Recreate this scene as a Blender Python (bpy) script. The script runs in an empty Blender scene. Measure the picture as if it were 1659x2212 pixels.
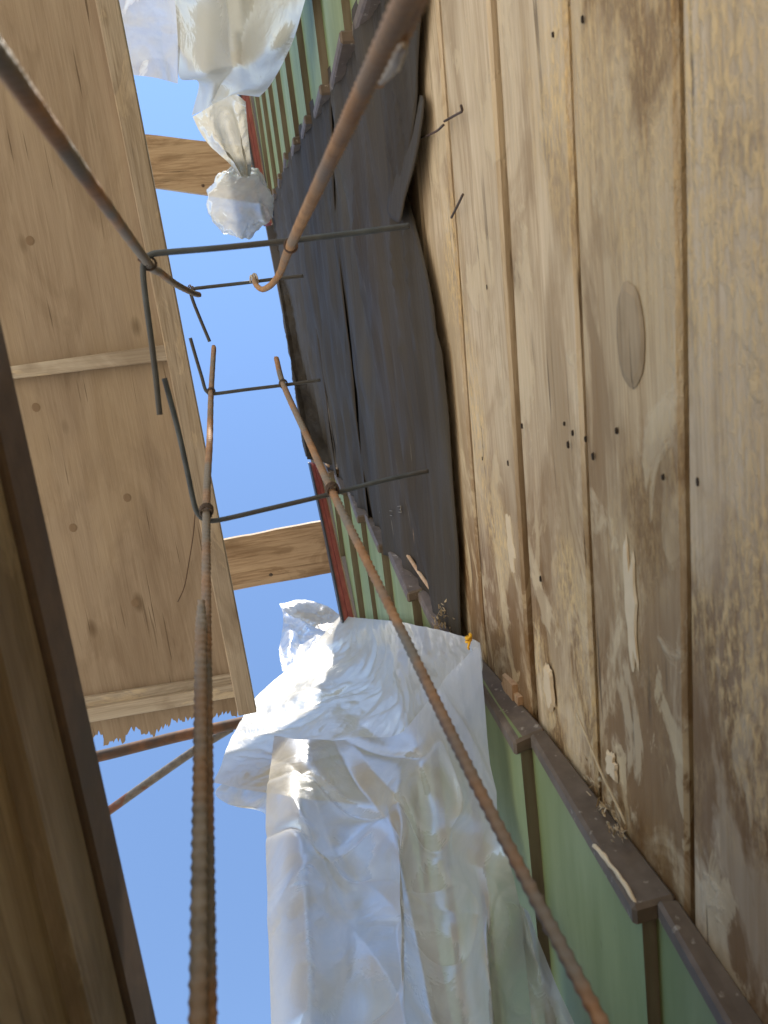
import bpy, bmesh, math, random
from mathutils import Vector, Matrix, noise
random.seed(4)
S = bpy.context.scene
COL = S.collection
H = 1.3                                   # camera height above the ground

# ------------------------------------------------------------------ camera
CX, CY, F = 829.5, 1106.0, 1583.0         # picture centre and focal length on a 1659 px wide print
def nrm(v): return v.normalized()
zc = nrm(Vector((497-CX, 812-CY, F)))     # zenith, in camera axes (right, down, forward)
ac = Vector((1720-CX, 8360-CY, F)); ac = nrm(ac - zc*(ac @ zc))   # along the gap
tc = ac.cross(zc)
W = Matrix((tc, ac, zc))                  # camera axes -> world (X across, Y along, Z up)
cam_d = bpy.data.cameras.new('camera'); cam = bpy.data.objects.new('camera', cam_d); COL.objects.link(cam)
r_, u_, b_ = W @ Vector((1,0,0)), W @ Vector((0,-1,0)), W @ Vector((0,0,-1))
cam.matrix_world = Matrix(((r_.x,u_.x,b_.x,0),(r_.y,u_.y,b_.y,0),(r_.z,u_.z,b_.z,H),(0,0,0,1)))
cam_d.sensor_fit = 'HORIZONTAL'; cam_d.sensor_width = 36; cam_d.lens = 36*F/1659
cam_d.clip_start = 0.02; cam_d.clip_end = 3000
cam_d.dof.use_dof = True; cam_d.dof.focus_distance = 2.0; cam_d.dof.aperture_fstop = 9
S.camera = cam

# ------------------------------------------------------------------ sky, sun, exposure
SUN = nrm(Vector((0.078, -0.60, 0.79)))
world = bpy.data.worlds.new('World'); S.world = world; world.use_nodes = True
wn = world.node_tree.nodes; wl = world.node_tree.links
sky = wn.new('ShaderNodeTexSky'); sky.sky_type = 'NISHITA'; sky.sun_disc = False
sky.sun_elevation = math.asin(SUN.z); sky.sun_rotation = math.atan2(-SUN.x, SUN.y)
sky.air_density = 1.0; sky.dust_density = 0.0; sky.ozone_density = 1.2
hs = wn.new('ShaderNodeHueSaturation'); hs.inputs['Saturation'].default_value = 1.03
bg = wn['Background']; wl.new(sky.outputs[0], hs.inputs['Color']); wl.new(hs.outputs[0], bg.inputs[0]); bg.inputs[1].default_value = 0.15
sd = bpy.data.lights.new('sun', 'SUN'); sun = bpy.data.objects.new('sun', sd); COL.objects.link(sun)
sd.energy = 3.9; sd.angle = math.radians(0.5); sd.color = (1.0, 0.93, 0.82)
sun.rotation_euler = SUN.to_track_quat('Z', 'Y').to_euler(); sun.location = (0, 0, 30)
S.view_settings.view_transform = 'Standard'; S.view_settings.look = 'None'
S.view_settings.exposure = 1.18; S.view_settings.gamma = 1; S.view_settings.use_curve_mapping = False

# ------------------------------------------------------------------ measuring helpers
def ray(x, y): return W @ Vector((x-CX, y-CY, F))
def P(x, y, X=None, Y=None, Z=None):
    "point of the place seen at print position x, y and lying on a plane across, along or above"
    r = ray(x, y)
    if X is not None: return r*(X/r.x)
    if Y is not None: return r*(Y/r.y)
    return r*(Z/r.z)
def interp(tab, t):
    tab = sorted(tab)
    if t <= tab[0][0]: (a, b) = (tab[0], tab[1])
    elif t >= tab[-1][0]: (a, b) = (tab[-2], tab[-1])
    else:
        for a, b in zip(tab, tab[1:]):
            if a[0] <= t <= b[0]: break
    return a[1] + (b[1]-a[1])*(t-a[0])/(b[0]-a[0])
def curve_on_wall(pts, X):                # print points on plane X -> table of (Y, Z)
    return [(p.y, p.z) for p in (P(x, y, X=X) for x, y in pts)]

# ------------------------------------------------------------------ object helpers
def thing(name, label, cat, loc=(0,0,0), group=None):
    o = bpy.data.objects.new(name, None); COL.objects.link(o)
    o.empty_display_size = .1
    o.location = (loc[0], loc[1], loc[2]+H); o['label'] = label; o['category'] = cat
    if group: o['group'] = group
    return o
def tag(o, label, cat, group=None):
    o['label'] = label; o['category'] = cat
    if group: o['group'] = group
    return o
def mesh(name, verts, faces, mat, parent=None, smooth=False, cols=None):
    "verts are in camera-height space (Z = 0 at the lens)"
    base = Vector((0,0,0))
    p = parent
    while p is not None: base += p.location; p = p.parent
    me = bpy.data.meshes.new(name)
    me.from_pydata([(v[0]-base.x, v[1]-base.y, v[2]+H-base.z) for v in verts], [], faces)
    me.update()
    if smooth: me.polygons.foreach_set('use_smooth', [True]*len(me.polygons))
    for m in (mat if isinstance(mat, (list, tuple)) else [mat]): me.materials.append(m)
    o = bpy.data.objects.new(name, me); COL.objects.link(o)
    if parent: o.parent = parent
    return o
def recalc(o):
    bm = bmesh.new(); bm.from_mesh(o.data); bmesh.ops.recalc_face_normals(bm, faces=bm.faces); bm.to_mesh(o.data); bm.free(); return o
def bevel(o, w, seg=1):
    m = o.modifiers.new('bevel', 'BEVEL'); m.width = w; m.segments = seg; m.limit_method = 'ANGLE'; m.angle_limit = math.radians(50); return o
def hexa(name, c, mat, parent=None, bev=0.0):
    "c: 8 corners, first the 4 of one face then the 4 of the opposite face in the same order"
    f = [(0,1,2,3),(7,6,5,4),(0,4,5,1),(1,5,6,2),(2,6,7,3),(3,7,4,0)]
    o = recalc(mesh(name, c, f, mat, parent))
    if bev: bevel(o, bev)
    return o
def box(name, a, b, mat, parent=None, bev=0.0):
    x0,y0,z0 = a; x1,y1,z1 = b
    return hexa(name, [(x0,y0,z0),(x1,y0,z0),(x1,y1,z0),(x0,y1,z0),(x0,y0,z1),(x1,y0,z1),(x1,y1,z1),(x0,y1,z1)], mat, parent, bev)
def catmull(pts, t):
    n = len(pts)-1; i = min(int(t*n), n-1); u = t*n-i
    p1, p2 = pts[i], pts[i+1]
    p0 = pts[i-1] if i > 0 else p1*2-p2
    p3 = pts[i+2] if i+2 <= n else p2*2-p1
    return 0.5*((2*p1)+(p2-p0)*u+(2*p0-5*p1+4*p2-p3)*u*u+(3*p1-p0-3*p2+p3)*u**3)
def resample(pts, step, smooth=True):
    dense = []
    for i in range(len(pts)-1):
        for k in range(24):
            t = (i+k/24)/(len(pts)-1)
            dense.append(catmull(pts, t) if smooth else pts[i].lerp(pts[i+1], k/24))
    dense.append(pts[-1].copy())
    out = [dense[0]]; acc = 0
    for a, b in zip(dense, dense[1:]):
        d = (b-a).length
        if d == 0: continue
        while acc + d >= step:
            a = a.lerp(b, (step-acc)/d); d = (b-a).length; acc = 0; out.append(a.copy())
            if d == 0: break
        acc += d
    out.append(dense[-1]); return out
def tube(name, pts, r, mat, parent, sides=10, step=.006, rib=0.0, pitch=.0105, taper=None, wob=0.0, smooth_path=True):
    path = resample([Vector(p) for p in pts], step, smooth_path)
    if (path[-1]-path[-2]).length < 1e-5: path.pop()
    vs, fs = [], []; up = Vector((0,0,1)); s = 0; prev = None; n1 = None
    for i, p in enumerate(path):
        t = nrm(path[min(i+1,len(path)-1)]-path[max(i-1,0)])
        if n1 is None:
            n1 = t.orthogonal().normalized()
        else:
            n1 = nrm(n1 - t*(n1 @ t))
        n2 = t.cross(n1)
        if prev is not None: s += (p-prev).length
        prev = p
        rr = r if taper is None else r*taper(i/(len(path)-1))
        for k in range(sides):
            a = 2*math.pi*k/sides
            q = rr
            if rib:
                ph = s/pitch*2*math.pi + 1.2*math.sin(a*2)
                q += rib*max(0, math.cos(ph))**1.5
                q += rib*.8*max(0, abs(math.cos(a))-.9)*10        # two long ridges
            if wob: q *= 1+wob*noise.noise(p*60+Vector((a,0,0)))
            vs.append(p + (n1*math.cos(a)+n2*math.sin(a))*q)
    n = len(path)
    for i in range(n-1):
        for k in range(sides):
            k2 = (k+1) % sides
            fs.append((i*sides+k, i*sides+k2, (i+1)*sides+k2, (i+1)*sides+k))
    fs.append(tuple(range(sides))[::-1]); fs.append(tuple((n-1)*sides+k for k in range(sides)))
    return mesh(name, vs, fs, mat, parent, smooth=True)
def ring(name, c, axis, R, r, mat, parent, turns=2, squash=1.0):
    axis = nrm(Vector(axis)); a = axis.orthogonal().normalized(); b = axis.cross(a)
    pts = []
    for i in range(turns*10+1):
        t = i/10*2*math.pi
        pts.append(Vector(c)+a*math.cos(t)*R+b*math.sin(t)*R*squash+axis*(i/(turns*10)-.5)*r*2.6*turns)
    return tube(name, pts, r, mat, parent, sides=6, step=.004)

# ------------------------------------------------------------------ materials
class NT:
    def __init__(s, name):
        s.m = bpy.data.materials.new(name); s.m.use_nodes = True; s.t = s.m.node_tree; s.n = s.t.nodes
        s.b = s.n['Principled BSDF']; s.out = s.n['Material Output']
        s.tc = s.n.new('ShaderNodeTexCoord'); s.oi = s.n.new('ShaderNodeObjectInfo')
        off = s.math('MULTIPLY', s.oi.outputs['Random'], 7.0)
        comb = s.n.new('ShaderNodeCombineXYZ')
        for i in range(3): s.t.links.new(off, comb.inputs[i])
        add = s.n.new('ShaderNodeVectorMath'); add.operation = 'ADD'
        s.t.links.new(s.tc.outputs['Object'], add.inputs[0]); s.t.links.new(comb.outputs[0], add.inputs[1])
        s.v = add.outputs[0]
    def set(s, sock, val):
        if hasattr(val, 'is_linked'): s.t.links.new(val, sock)
        else: sock.default_value = val
    def math(s, op, a, b=None, clamp=False):
        n = s.n.new('ShaderNodeMath'); n.operation = op; n.use_clamp = clamp
        s.set(n.inputs[0], a)
        if b is not None: s.set(n.inputs[1], b)
        return n.outputs[0]
    def map(s, scale, off=(0,0,0), rot=(0,0,0), v=None):
        m = s.n.new('ShaderNodeMapping'); s.t.links.new(v or s.v, m.inputs[0])
        m.inputs['Scale'].default_value = scale; m.inputs['Location'].default_value = off; m.inputs['Rotation'].default_value = rot
        return m.outputs[0]
    def noise(s, scale, off=(0,0,0), detail=5, rough=.55, dist=0.0, rot=(0,0,0), v=None):
        n = s.n.new('ShaderNodeTexNoise'); s.t.links.new(s.map(scale, off, rot, v), n.inputs['Vector'])
        n.inputs['Scale'].default_value = 1; n.inputs['Detail'].default_value = detail
        n.inputs['Roughness'].default_value = rough; n.inputs['Distortion'].default_value = dist
        return n.outputs[0]
    def mapd(s):
        n = s.n.new('ShaderNodeTexNoise'); s.t.links.new(s.map((7,7,7)), n.inputs['Vector']); n.inputs['Scale'].default_value = 1; n.inputs['Detail'].default_value = 3
        a = s.n.new('ShaderNodeVectorMath'); a.operation = 'MULTIPLY_ADD'; s.t.links.new(n.outputs['Color'], a.inputs[0]); a.inputs[1].default_value = (.12,.12,.12); s.t.links.new(s.v, a.inputs[2])
        return a.outputs[0]
    def voro(s, scale, off=(0,0,0), feature='F1', v=None):
        n = s.n.new('ShaderNodeTexVoronoi'); n.feature = feature
        s.t.links.new(s.map(scale, off, v=v), n.inputs['Vector']); n.inputs['Scale'].default_value = 1
        return n.outputs['Distance']
    def ramp(s, f, stops):
        r = s.n.new('ShaderNodeValToRGB'); s.t.links.new(f, r.inputs[0]); e = r.color_ramp.elements
        while len(e) < len(stops): e.new(0.5)
        for el, (p, c) in zip(e, stops):
            el.position = p
            el.color = (c,c,c,1) if isinstance(c, (int,float)) else (*c, 1)
        return r.outputs[0]
    def mix(s, fac, a, b, blend='MIX'):
        m = s.n.new('ShaderNodeMix'); m.data_type = 'RGBA'; m.blend_type = blend
        s.set(m.inputs[0], fac)
        for sock, c in ((m.inputs[6], a), (m.inputs[7], b)):
            s.set(sock, c if hasattr(c, 'is_linked') else (*c, 1))
        return m.outputs[2]
    def bump(s, h, strength=.5, dist=.003, prev=None):
        b = s.n.new('ShaderNodeBump'); b.inputs['Strength'].default_value = strength; b.inputs['Distance'].default_value = dist
        s.t.links.new(h, b.inputs['Height'])
        if prev: s.t.links.new(prev, b.inputs['Normal'])
        return b.outputs[0]
    def fin(s, col, rough=.7, nor=None, spec=.3, metal=0.0):
        s.set(s.b.inputs['Base Color'], col if hasattr(col, 'is_linked') else (*col, 1))
        s.set(s.b.inputs['Roughness'], rough); s.b.inputs['Specular IOR Level'].default_value = spec
        s.b.inputs['Metallic'].default_value = metal
        if nor: s.t.links.new(nor, s.b.inputs['Normal'])
        return s.m

def m_wood(name, tan, dark, pale, ax='Y', stain=.5, plaster=0.0, sun_gold=0.0, knots=.5, fine=70, place=False, finemix=.55):
    g = NT(name)
    def sc(across, along): return {'Y': (across, along, across), 'X': (along, across, across), 'Z': (across, across, along)}[ax]
    grain = g.noise(sc(fine, 2.2), detail=7, rough=.65, dist=.6)
    fineg = g.noise(sc(fine*2.9, 6), (7,3,7), detail=3, rough=.6, dist=.3)
    band = g.noise(sc(14, .9), (3,1,2), detail=4, dist=1.4)
    col = g.mix(g.ramp(grain, [(.3,0),(.7,1)]), dark, tan)
    col = g.mix(finemix, col, g.mix(g.ramp(fineg, [(.35,0),(.65,1)]), (dark[0]*.8,dark[1]*.78,dark[2]*.75), pale))
    col = g.mix(g.math('MULTIPLY', g.ramp(band, [(.42,0),(.62,1)]), .55), col, pale)
    bl = g.noise(sc(7, 2.4), (9,2,4), detail=6, rough=.6, dist=.8)
    col = g.mix(g.math('MULTIPLY', g.ramp(bl, [(.5,0),(.6,1)]), stain), col, (dark[0]*.62, dark[1]*.56, dark[2]*.5))
    gr = g.noise(sc(5, 1.3), (1,7,3), detail=5, dist=.5)
    col = g.mix(g.math('MULTIPLY', g.ramp(gr, [(.5,0),(.64,1)]), .3), col, (.34,.26,.165))
    if place:                              # damp stains low down along the wall, grazing sun painted golden at the other end
        sp = g.n.new('ShaderNodeSeparateXYZ'); g.t.links.new(g.tc.outputs['Object'], sp.inputs[0])
        wet = g.ramp(g.math('ADD', sp.outputs[1], g.math('MULTIPLY', g.noise((9,3,9),(1,1,1),detail=4), .5)), [(.36,0),(.72,1)])
        wn_ = g.noise((10,4.2,10), (7,7,1), detail=7, rough=.65, dist=1.2)
        wf = g.math('MULTIPLY', wet, g.ramp(wn_, [(.40,0),(.52,1)]))
        col = g.mix(g.math('MULTIPLY', wf, .85), col, (.17,.088,.032))
        wp = g.ramp(g.noise((13,5,13), (4,9,1), detail=8, rough=.62, dist=1), [(.57,0),(.6,1)])
        col = g.mix(g.math('MULTIPLY', g.math('MULTIPLY', wet, wp), .6), col, (.56,.43,.26))
    # checks: thin dark splits along the grain
    ck = g.noise(sc(110, 2.8), (5,5,1), detail=2, rough=.4)
    ckm = g.noise(sc(6, 3), (2,8,6), detail=2)
    ckf = g.math('MULTIPLY', g.ramp(ck, [(.66,0),(.70,1)]), g.ramp(ckm, [(.5,0),(.6,1)]))
    col = g.mix(g.math('MULTIPLY', ckf, .75), col, (.07,.045,.025))
    kn = g.voro(sc(6.5, 3.2), (.3,.7,.2))
    knf = g.math('MULTIPLY', g.ramp(kn, [(.05,1),(.12,0)]), knots)
    col = g.mix(knf, col, (.10,.065,.035))
    h = g.math('ADD', g.math('ADD', g.math('MULTIPLY', grain, .6), g.math('MULTIPLY', fineg, .45)), g.math('MULTIPLY', ckf, -.8))
    if plaster:
        pl = g.noise(sc(9, 4.2), (4,4,9), detail=8, rough=.62, dist=.5)
        plf = g.math('MULTIPLY', g.ramp(pl, [(.56,0),(.6,1)]), plaster)
        col = g.mix(g.math('MULTIPLY', plf, .7), col, (.56,.44,.285)); h = g.math('ADD', h, g.math('MULTIPLY', plf, .8))
    if sun_gold:  # warm sunlight on the boards, put into the colour as golden patches
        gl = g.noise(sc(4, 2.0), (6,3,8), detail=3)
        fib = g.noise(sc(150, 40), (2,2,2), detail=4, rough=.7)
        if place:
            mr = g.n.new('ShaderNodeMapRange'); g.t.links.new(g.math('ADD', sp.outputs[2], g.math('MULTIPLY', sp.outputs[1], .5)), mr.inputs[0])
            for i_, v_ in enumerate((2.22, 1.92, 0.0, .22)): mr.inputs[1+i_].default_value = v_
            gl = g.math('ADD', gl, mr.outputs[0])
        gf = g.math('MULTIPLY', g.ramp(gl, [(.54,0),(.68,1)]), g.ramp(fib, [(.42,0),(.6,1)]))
        col = g.mix(g.math('MULTIPLY', gf, sun_gold), col, (.66,.46,.22))
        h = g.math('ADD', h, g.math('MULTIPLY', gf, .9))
    return g.fin(col, g.ramp(bl, [(.4,.62),(.65,.8)]), g.bump(h, .6, .003), .2)

M = {}
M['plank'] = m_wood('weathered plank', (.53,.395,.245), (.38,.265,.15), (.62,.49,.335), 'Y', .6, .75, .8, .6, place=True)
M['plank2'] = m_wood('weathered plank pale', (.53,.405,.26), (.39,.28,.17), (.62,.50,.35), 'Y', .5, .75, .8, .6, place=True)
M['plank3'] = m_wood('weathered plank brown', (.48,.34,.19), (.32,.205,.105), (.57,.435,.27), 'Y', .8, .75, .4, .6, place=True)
M['gap'] = m_wood('old lath', (.25,.165,.082), (.15,.095,.045), (.29,.2,.11), 'Y', .4)
M['ply'] = m_wood('plywood underside', (.27,.205,.143), (.215,.158,.108), (.305,.24,.172), 'Y', .3, 0, 0, .7, fine=46, finemix=.3)
M['batten'] = m_wood('grey batten', (.37,.305,.23), (.27,.22,.165), (.43,.375,.30), 'X', .5, .6)
M['rail'] = m_wood('grey rail', (.31,.25,.185), (.21,.16,.11), (.36,.30,.23), 'Y', .4, .3)
M['plyknot'] = NT('ply knot').fin((.17,.115,.07), .8)
M['joist'] = m_wood('rough joist', (.38,.255,.15), (.19,.115,.06), (.44,.32,.2), 'X', .5, 0, 0, .5, fine=40)
M['formply'] = m_wood('form plywood', (.38,.27,.155), (.26,.175,.095), (.42,.32,.2), 'Y', .4)
M['formrail'] = m_wood('form rail', (.28,.20,.12), (.19,.135,.078), (.31,.235,.15), 'Y', .4, .35)
M['splinter'] = m_wood('fresh splinter', (.55,.34,.19), (.40,.22,.11), (.6,.45,.3), 'Y', .2)

def m_rust(name, a, b, c, lo=.42, hi=.6):
    g = NT(name)
    n1 = g.noise((38,38,38), detail=6, rough=.65); n2 = g.noise((7,7,7), (3,3,3), detail=3)
    col = g.mix(g.ramp(n1, [(.35,0),(.65,1)]), a, b)
    col = g.mix(g.ramp(n2, [(lo,0),(hi,1)]), col, c)
    return g.fin(col, .72, g.bump(n1, .4, .001), .3, .0)
M['rebar'] = m_rust('rusty rebar', (.23,.12,.06), (.36,.195,.095), (.185,.155,.125), .40, .54)
M['rebarorange'] = m_rust('orange rebar', (.24,.13,.065), (.38,.21,.10), (.22,.16,.115), .45, .62)
M['rebargrey'] = m_rust('grey rebar', (.18,.15,.12), (.27,.22,.17), (.27,.165,.095), .46, .6)
M['stirrup'] = m_rust('dark stirrup', (.045,.052,.058), (.075,.085,.09), (.06,.055,.05))
M['wire'] = m_rust('tie wire', (.05,.03,.022), (.11,.06,.035), (.06,.045,.035))
M['brightwire'] = m_rust('pale wire', (.45,.42,.38), (.6,.56,.5), (.3,.25,.2))
M['tube'] = m_rust('rusty tube', (.10,.05,.030), (.17,.078,.04), (.06,.042,.034), .42, .58)
M['darksteel'] = m_rust('dark form steel', (.085,.052,.030), (.115,.07,.04), (.065,.042,.027))
M['tubegrey'] = m_rust('flaking tube', (.10,.085,.075), (.17,.15,.135), (.13,.055,.036), .56, .62)
M['cement'] = m_rust('cement crust', (.40,.34,.27), (.52,.46,.38), (.34,.26,.18))

g = NT('black roofing felt')
st = g.noise((55, 1.1, 55), detail=5, rough=.6, dist=.4); bl = g.noise((3,1.2,3), (5,2,1), detail=3)
col = g.mix(g.ramp(st, [(.35,0),(.75,1)]), (.034,.027,.020), (.050,.041,.031))
col = g.mix(g.math('MULTIPLY', g.ramp(bl, [(.4,0),(.7,1)]), .5), col, (.085,.072,.055))
sk = g.ramp(g.noise((95, 5.5, 95), (2,1,7), detail=2), [(.70,0),(.75,1)])
sk = g.math('MULTIPLY', sk, g.ramp(g.noise((9,3,9), (8,1,2), detail=2), [(.5,0),(.62,1)]))
col = g.mix(g.math('MULTIPLY', sk, .55), col, (.28,.24,.19))
M['felt'] = g.fin(col, .72, g.bump(st, .6, .006), .12)
g = NT('brown edge felt')
st = g.noise((25,25,25), detail=6); sp = g.noise((60,60,60), (3,3,3), detail=3)
col = g.mix(g.ramp(st, [(.35,0),(.7,1)]), (.095,.070,.050), (.145,.108,.08))
col = g.mix(g.math('MULTIPLY', g.ramp(sp, [(.64,0),(.7,1)]), .6), col, (.36,.31,.25))
M['edge'] = g.fin(col, .6, g.bump(st, .4, .003), .3)

g = NT('green painted siding')
n1 = g.noise((14, 2, 14), detail=5); n2 = g.noise((60,20,60), (4,4,4), detail=3)
col = g.mix(g.ramp(n1, [(.35,0),(.7,1)]), (.155,.19,.082), (.21,.25,.12))
col = g.mix(g.math('MULTIPLY', g.ramp(g.noise((4,1.2,4),(8,3,3),detail=5), [(.52,0),(.64,1)]), .4), col, (.26,.30,.17))
col = g.mix(g.math('MULTIPLY', g.ramp(n2, [(.68,0),(.74,1)]), .5), col, (.12,.14,.07))
M['green'] = g.fin(col, .6, g.bump(n1, .3, .003), .2)
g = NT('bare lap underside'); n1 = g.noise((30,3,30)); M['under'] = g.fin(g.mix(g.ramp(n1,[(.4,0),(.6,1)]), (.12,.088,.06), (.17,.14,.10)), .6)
g = NT('dark red fascia')
n1 = g.noise((30, 2, 30), detail=4)
M['red'] = g.fin(g.mix(g.ramp(n1, [(.35,0),(.7,1)]), (.17,.036,.030), (.25,.062,.048)), .45, g.bump(n1, .2, .002), .4)
g = NT('pale primer'); M['primer'] = g.fin((.45,.33,.25), .6)
g = NT('dark metal drip'); M['drip'] = g.fin((.03,.03,.035), .5)
g = NT('roof sheet'); M['roof'] = g.fin((.10,.09,.085), .7)
g = NT('straw and foam crumbs'); n1 = g.noise((80,80,80)); M['straw'] = g.fin(g.mix(n1, (.34,.25,.14), (.55,.43,.28)), .8)
g = NT('peeled plaster'); n1 = g.noise((50,50,50)); M['flake'] = g.fin(g.mix(n1, (.50,.385,.25), (.62,.49,.33)), .8)
g = NT('yellow plastic'); M['chalk'] = NT('faint chalk').fin((.20,.18,.15), .9)
M['yellow'] = g.fin((.75,.40,.02), .4)
g = NT('pale concrete ground')
n1 = g.noise((1.4,1.4,1.4), detail=8); n2 = g.noise((30,30,30), (2,2,2), detail=5)
col = g.mix(g.ramp(n1, [(.3,0),(.7,1)]), (.63,.525,.39), (.75,.64,.49))
M['ground'] = g.fin(g.mix(g.math('MULTIPLY', n2, .3), col, (.48,.39,.27)), .9, g.bump(n2, .5, .01))

def m_film(name, clear, trans=.6, tint=(.86,.86,.83), gloss=.14, crinkle=False):
    g = NT(name); N, L = g.n, g.t.links
    n1 = g.voro((38,38,24), feature='DISTANCE_TO_EDGE', v=g.mapd()) if crinkle else g.noise((26,26,26), detail=5, rough=.6, dist=1.5); n2 = g.noise((6,6,6), (3,1,4), detail=3, dist=2)
    b1 = g.bump(g.ramp(n1, [(0,0),(.3,1)]) if crinkle else n1, .45 if crinkle else .12, .005)
    b2 = g.bump(g.ramp(n2, [(.3,0),(.5,1),(.7,0)]), .12, .008, b1)
    df = N.new('ShaderNodeBsdfDiffuse'); df.inputs[0].default_value = (*tint, 1)
    tr = N.new('ShaderNodeBsdfTranslucent'); tr.inputs[0].default_value = (*tint, 1)
    gl = N.new('ShaderNodeBsdfGlossy'); gl.inputs[0].default_value = (1,1,1,1); gl.inputs['Roughness'].default_value = .34
    tp = N.new('ShaderNodeBsdfTransparent'); tp.inputs[0].default_value = (.97,.98,1,1)
    for n in (df, tr, gl): L.new(b2, n.inputs['Normal'])
    m1 = N.new('ShaderNodeMixShader'); m1.inputs[0].default_value = trans; L.new(df.outputs[0], m1.inputs[1]); L.new(tr.outputs[0], m1.inputs[2])
    m2 = N.new('ShaderNodeMixShader'); L.new(m1.outputs[0], m2.inputs[1]); L.new(tp.outputs[0], m2.inputs[2])
    g.set(m2.inputs[0], g.math('MULTIPLY', g.ramp(n2, [(.35,.35),(.62,1)]), clear))
    fr = N.new('ShaderNodeFresnel'); fr.inputs[0].default_value = 1.45; L.new(b2, fr.inputs['Normal'])
    m3 = N.new('ShaderNodeMixShader'); g.set(m3.inputs[0], g.math('ADD', g.math('MULTIPLY', fr.outputs[0], .27), gloss*.10)); L.new(m2.outputs[0], m3.inputs[1]); L.new(gl.outputs[0], m3.inputs[2])
    L.new(m3.outputs[0], g.out.inputs[0]); return g.m
M['film'] = m_film('milky plastic film', .42, .42, (.40,.38,.33))
M['filmtop'] = m_film('thick milky plastic film', .05, .16, (.46,.445,.385), .05)
M['filmcrest'] = m_film('milky film in folds', .08, .45, (.43,.40,.325))
M['filmclear'] = m_film('clear plastic film', .72, .4, (.5,.49,.46), .2)
M['filmgrey'] = m_film('greyish loose film', .34, .3, (.46,.455,.44), .1)

# ------------------------------------------------------------------ the ground
gr = mesh('ground', [(-600,-600,-H),(600,-600,-H),(600,600,-H),(-600,600,-H)], [(0,1,2,3)], M['ground']); gr['kind'] = 'structure'

# ------------------------------------------------------------------ the house
WX = .45                                  # plank sheathing
SX = .40                                  # outer face of the siding
house = thing('house', 'old house wall with bare planks and black felt between cut green siding', 'house', (WX, 0, -H))

# fascia lines, read where the board meets the siding
fas_in = [(522,110),(540,215),(588,480),(692,1005),(765,1330),(800,1480)]
rake = curve_on_wall(fas_in, SX)
def rakeZ(y): return interp(rake, y)

# cut edges of the siding: (height, place along the wall)
cut_low = [(-1.3,.90),(.65,.775),(.75,.715),(1.0,.69),(1.46,.69),(1.8,.67),(2.2,.63),(2.75,.59),(3.3,.53),(4.3,.52)]
cut_up = [(p.z, p.y) for p in (P(x,y,X=SX+.012) for x,y in [(577,469),(628,338),(655,285),(700,215),(747,100),(795,20),(860,-120)])]
cut_up.sort(); cut_up = [(-1.3, -.42), (.6,-.50)] + [c for c in cut_up if c[0] > .9]

def siding(k, y0f, y1f, steps):
    zb = .74+.4*k; zt = zb+.425
    vs, fs = [], []; n = steps
    for i in range(n+1):
        t = i/n
        def yy(z):
            a, b = y0f(z), y1f(z); return a+(b-a)*t
        ym = yy(zb); top = min(zt, max(rakeZ(yy(zt))-.004, zb+.003))
        w = .0022*noise.noise(Vector((ym*2.2, k*3.1, 1)))+.004*noise.noise(Vector((ym*.6, k*1.7, 5)))
        q = (top-zb)/.425
        vs += [(SX+w, ym, zb), (SX+.024*q+w, yy(top), top), (SX+.027*q+.006, yy(top), top), (SX+.027, ym, zb+.004)]
        if i:
            o = 4*(i-1)
            for a, b in ((0,1),(1,2),(2,3),(3,0)): fs.append((o+a, o+b, o+4+b, o+4+a))
    fs += [(0,1,2,3)[::-1], tuple(4*n+j for j in range(4))]
    o = recalc(mesh('siding_board', vs, fs, [M['green'], M['under']], house))
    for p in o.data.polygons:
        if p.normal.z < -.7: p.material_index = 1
    return o
def keep_under_rake(y_far, k): return .74+.4*k < max(rakeZ(y_far), rakeZ(y_far))
for k in range(-5, 14):
    zb = .74+.4*k
    # lower (towards the camera's feet) side of the opening
    ys = lambda z: interp(cut_low, z)
    yend = 4.2
    lim = [y for y in [ys(zb)+.02*i for i in range(220)] if rakeZ(y) > zb+.02]
    if lim:
        ye = min(yend, max(lim)); siding(k, ys, lambda z, ye=ye: ye, 40)
    yu = lambda z: interp(cut_up, z)
    if rakeZ(yu(zb)) > zb+.02: siding(k, lambda z: -2.7, yu, 40)

# brown cut faces of the lap boards, one saw-tooth piece per lap
def cut_piece(k, cut, sgn):
    zb = .74+.4*k; zt = zb+.4
    y0, y1 = interp(cut, zb), interp(cut, zt)
    if min(y0, y1) and rakeZ((y0+y1)/2) < zb+.1: return
    j = random.uniform(-.012,.012); d = .03*sgn; o = .006*sgn
    c = [(SX-.012,y0-o+j,zb-.004),(WX-.001,y0-o*1.5,zb-.004),(WX-.001,y1-o*1.5,zt-.006),(SX+.018,y1-o+j,zt-.006)]
    c += [(x, y+d, z) for x, y, z in c]
    hexa('edge_strip', c, M['edge'], house, .005)
for k in range(-5, 9): cut_piece(k, cut_low, 1)
for k in range(-5, 11): cut_piece(k, cut_up, -1)

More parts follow.
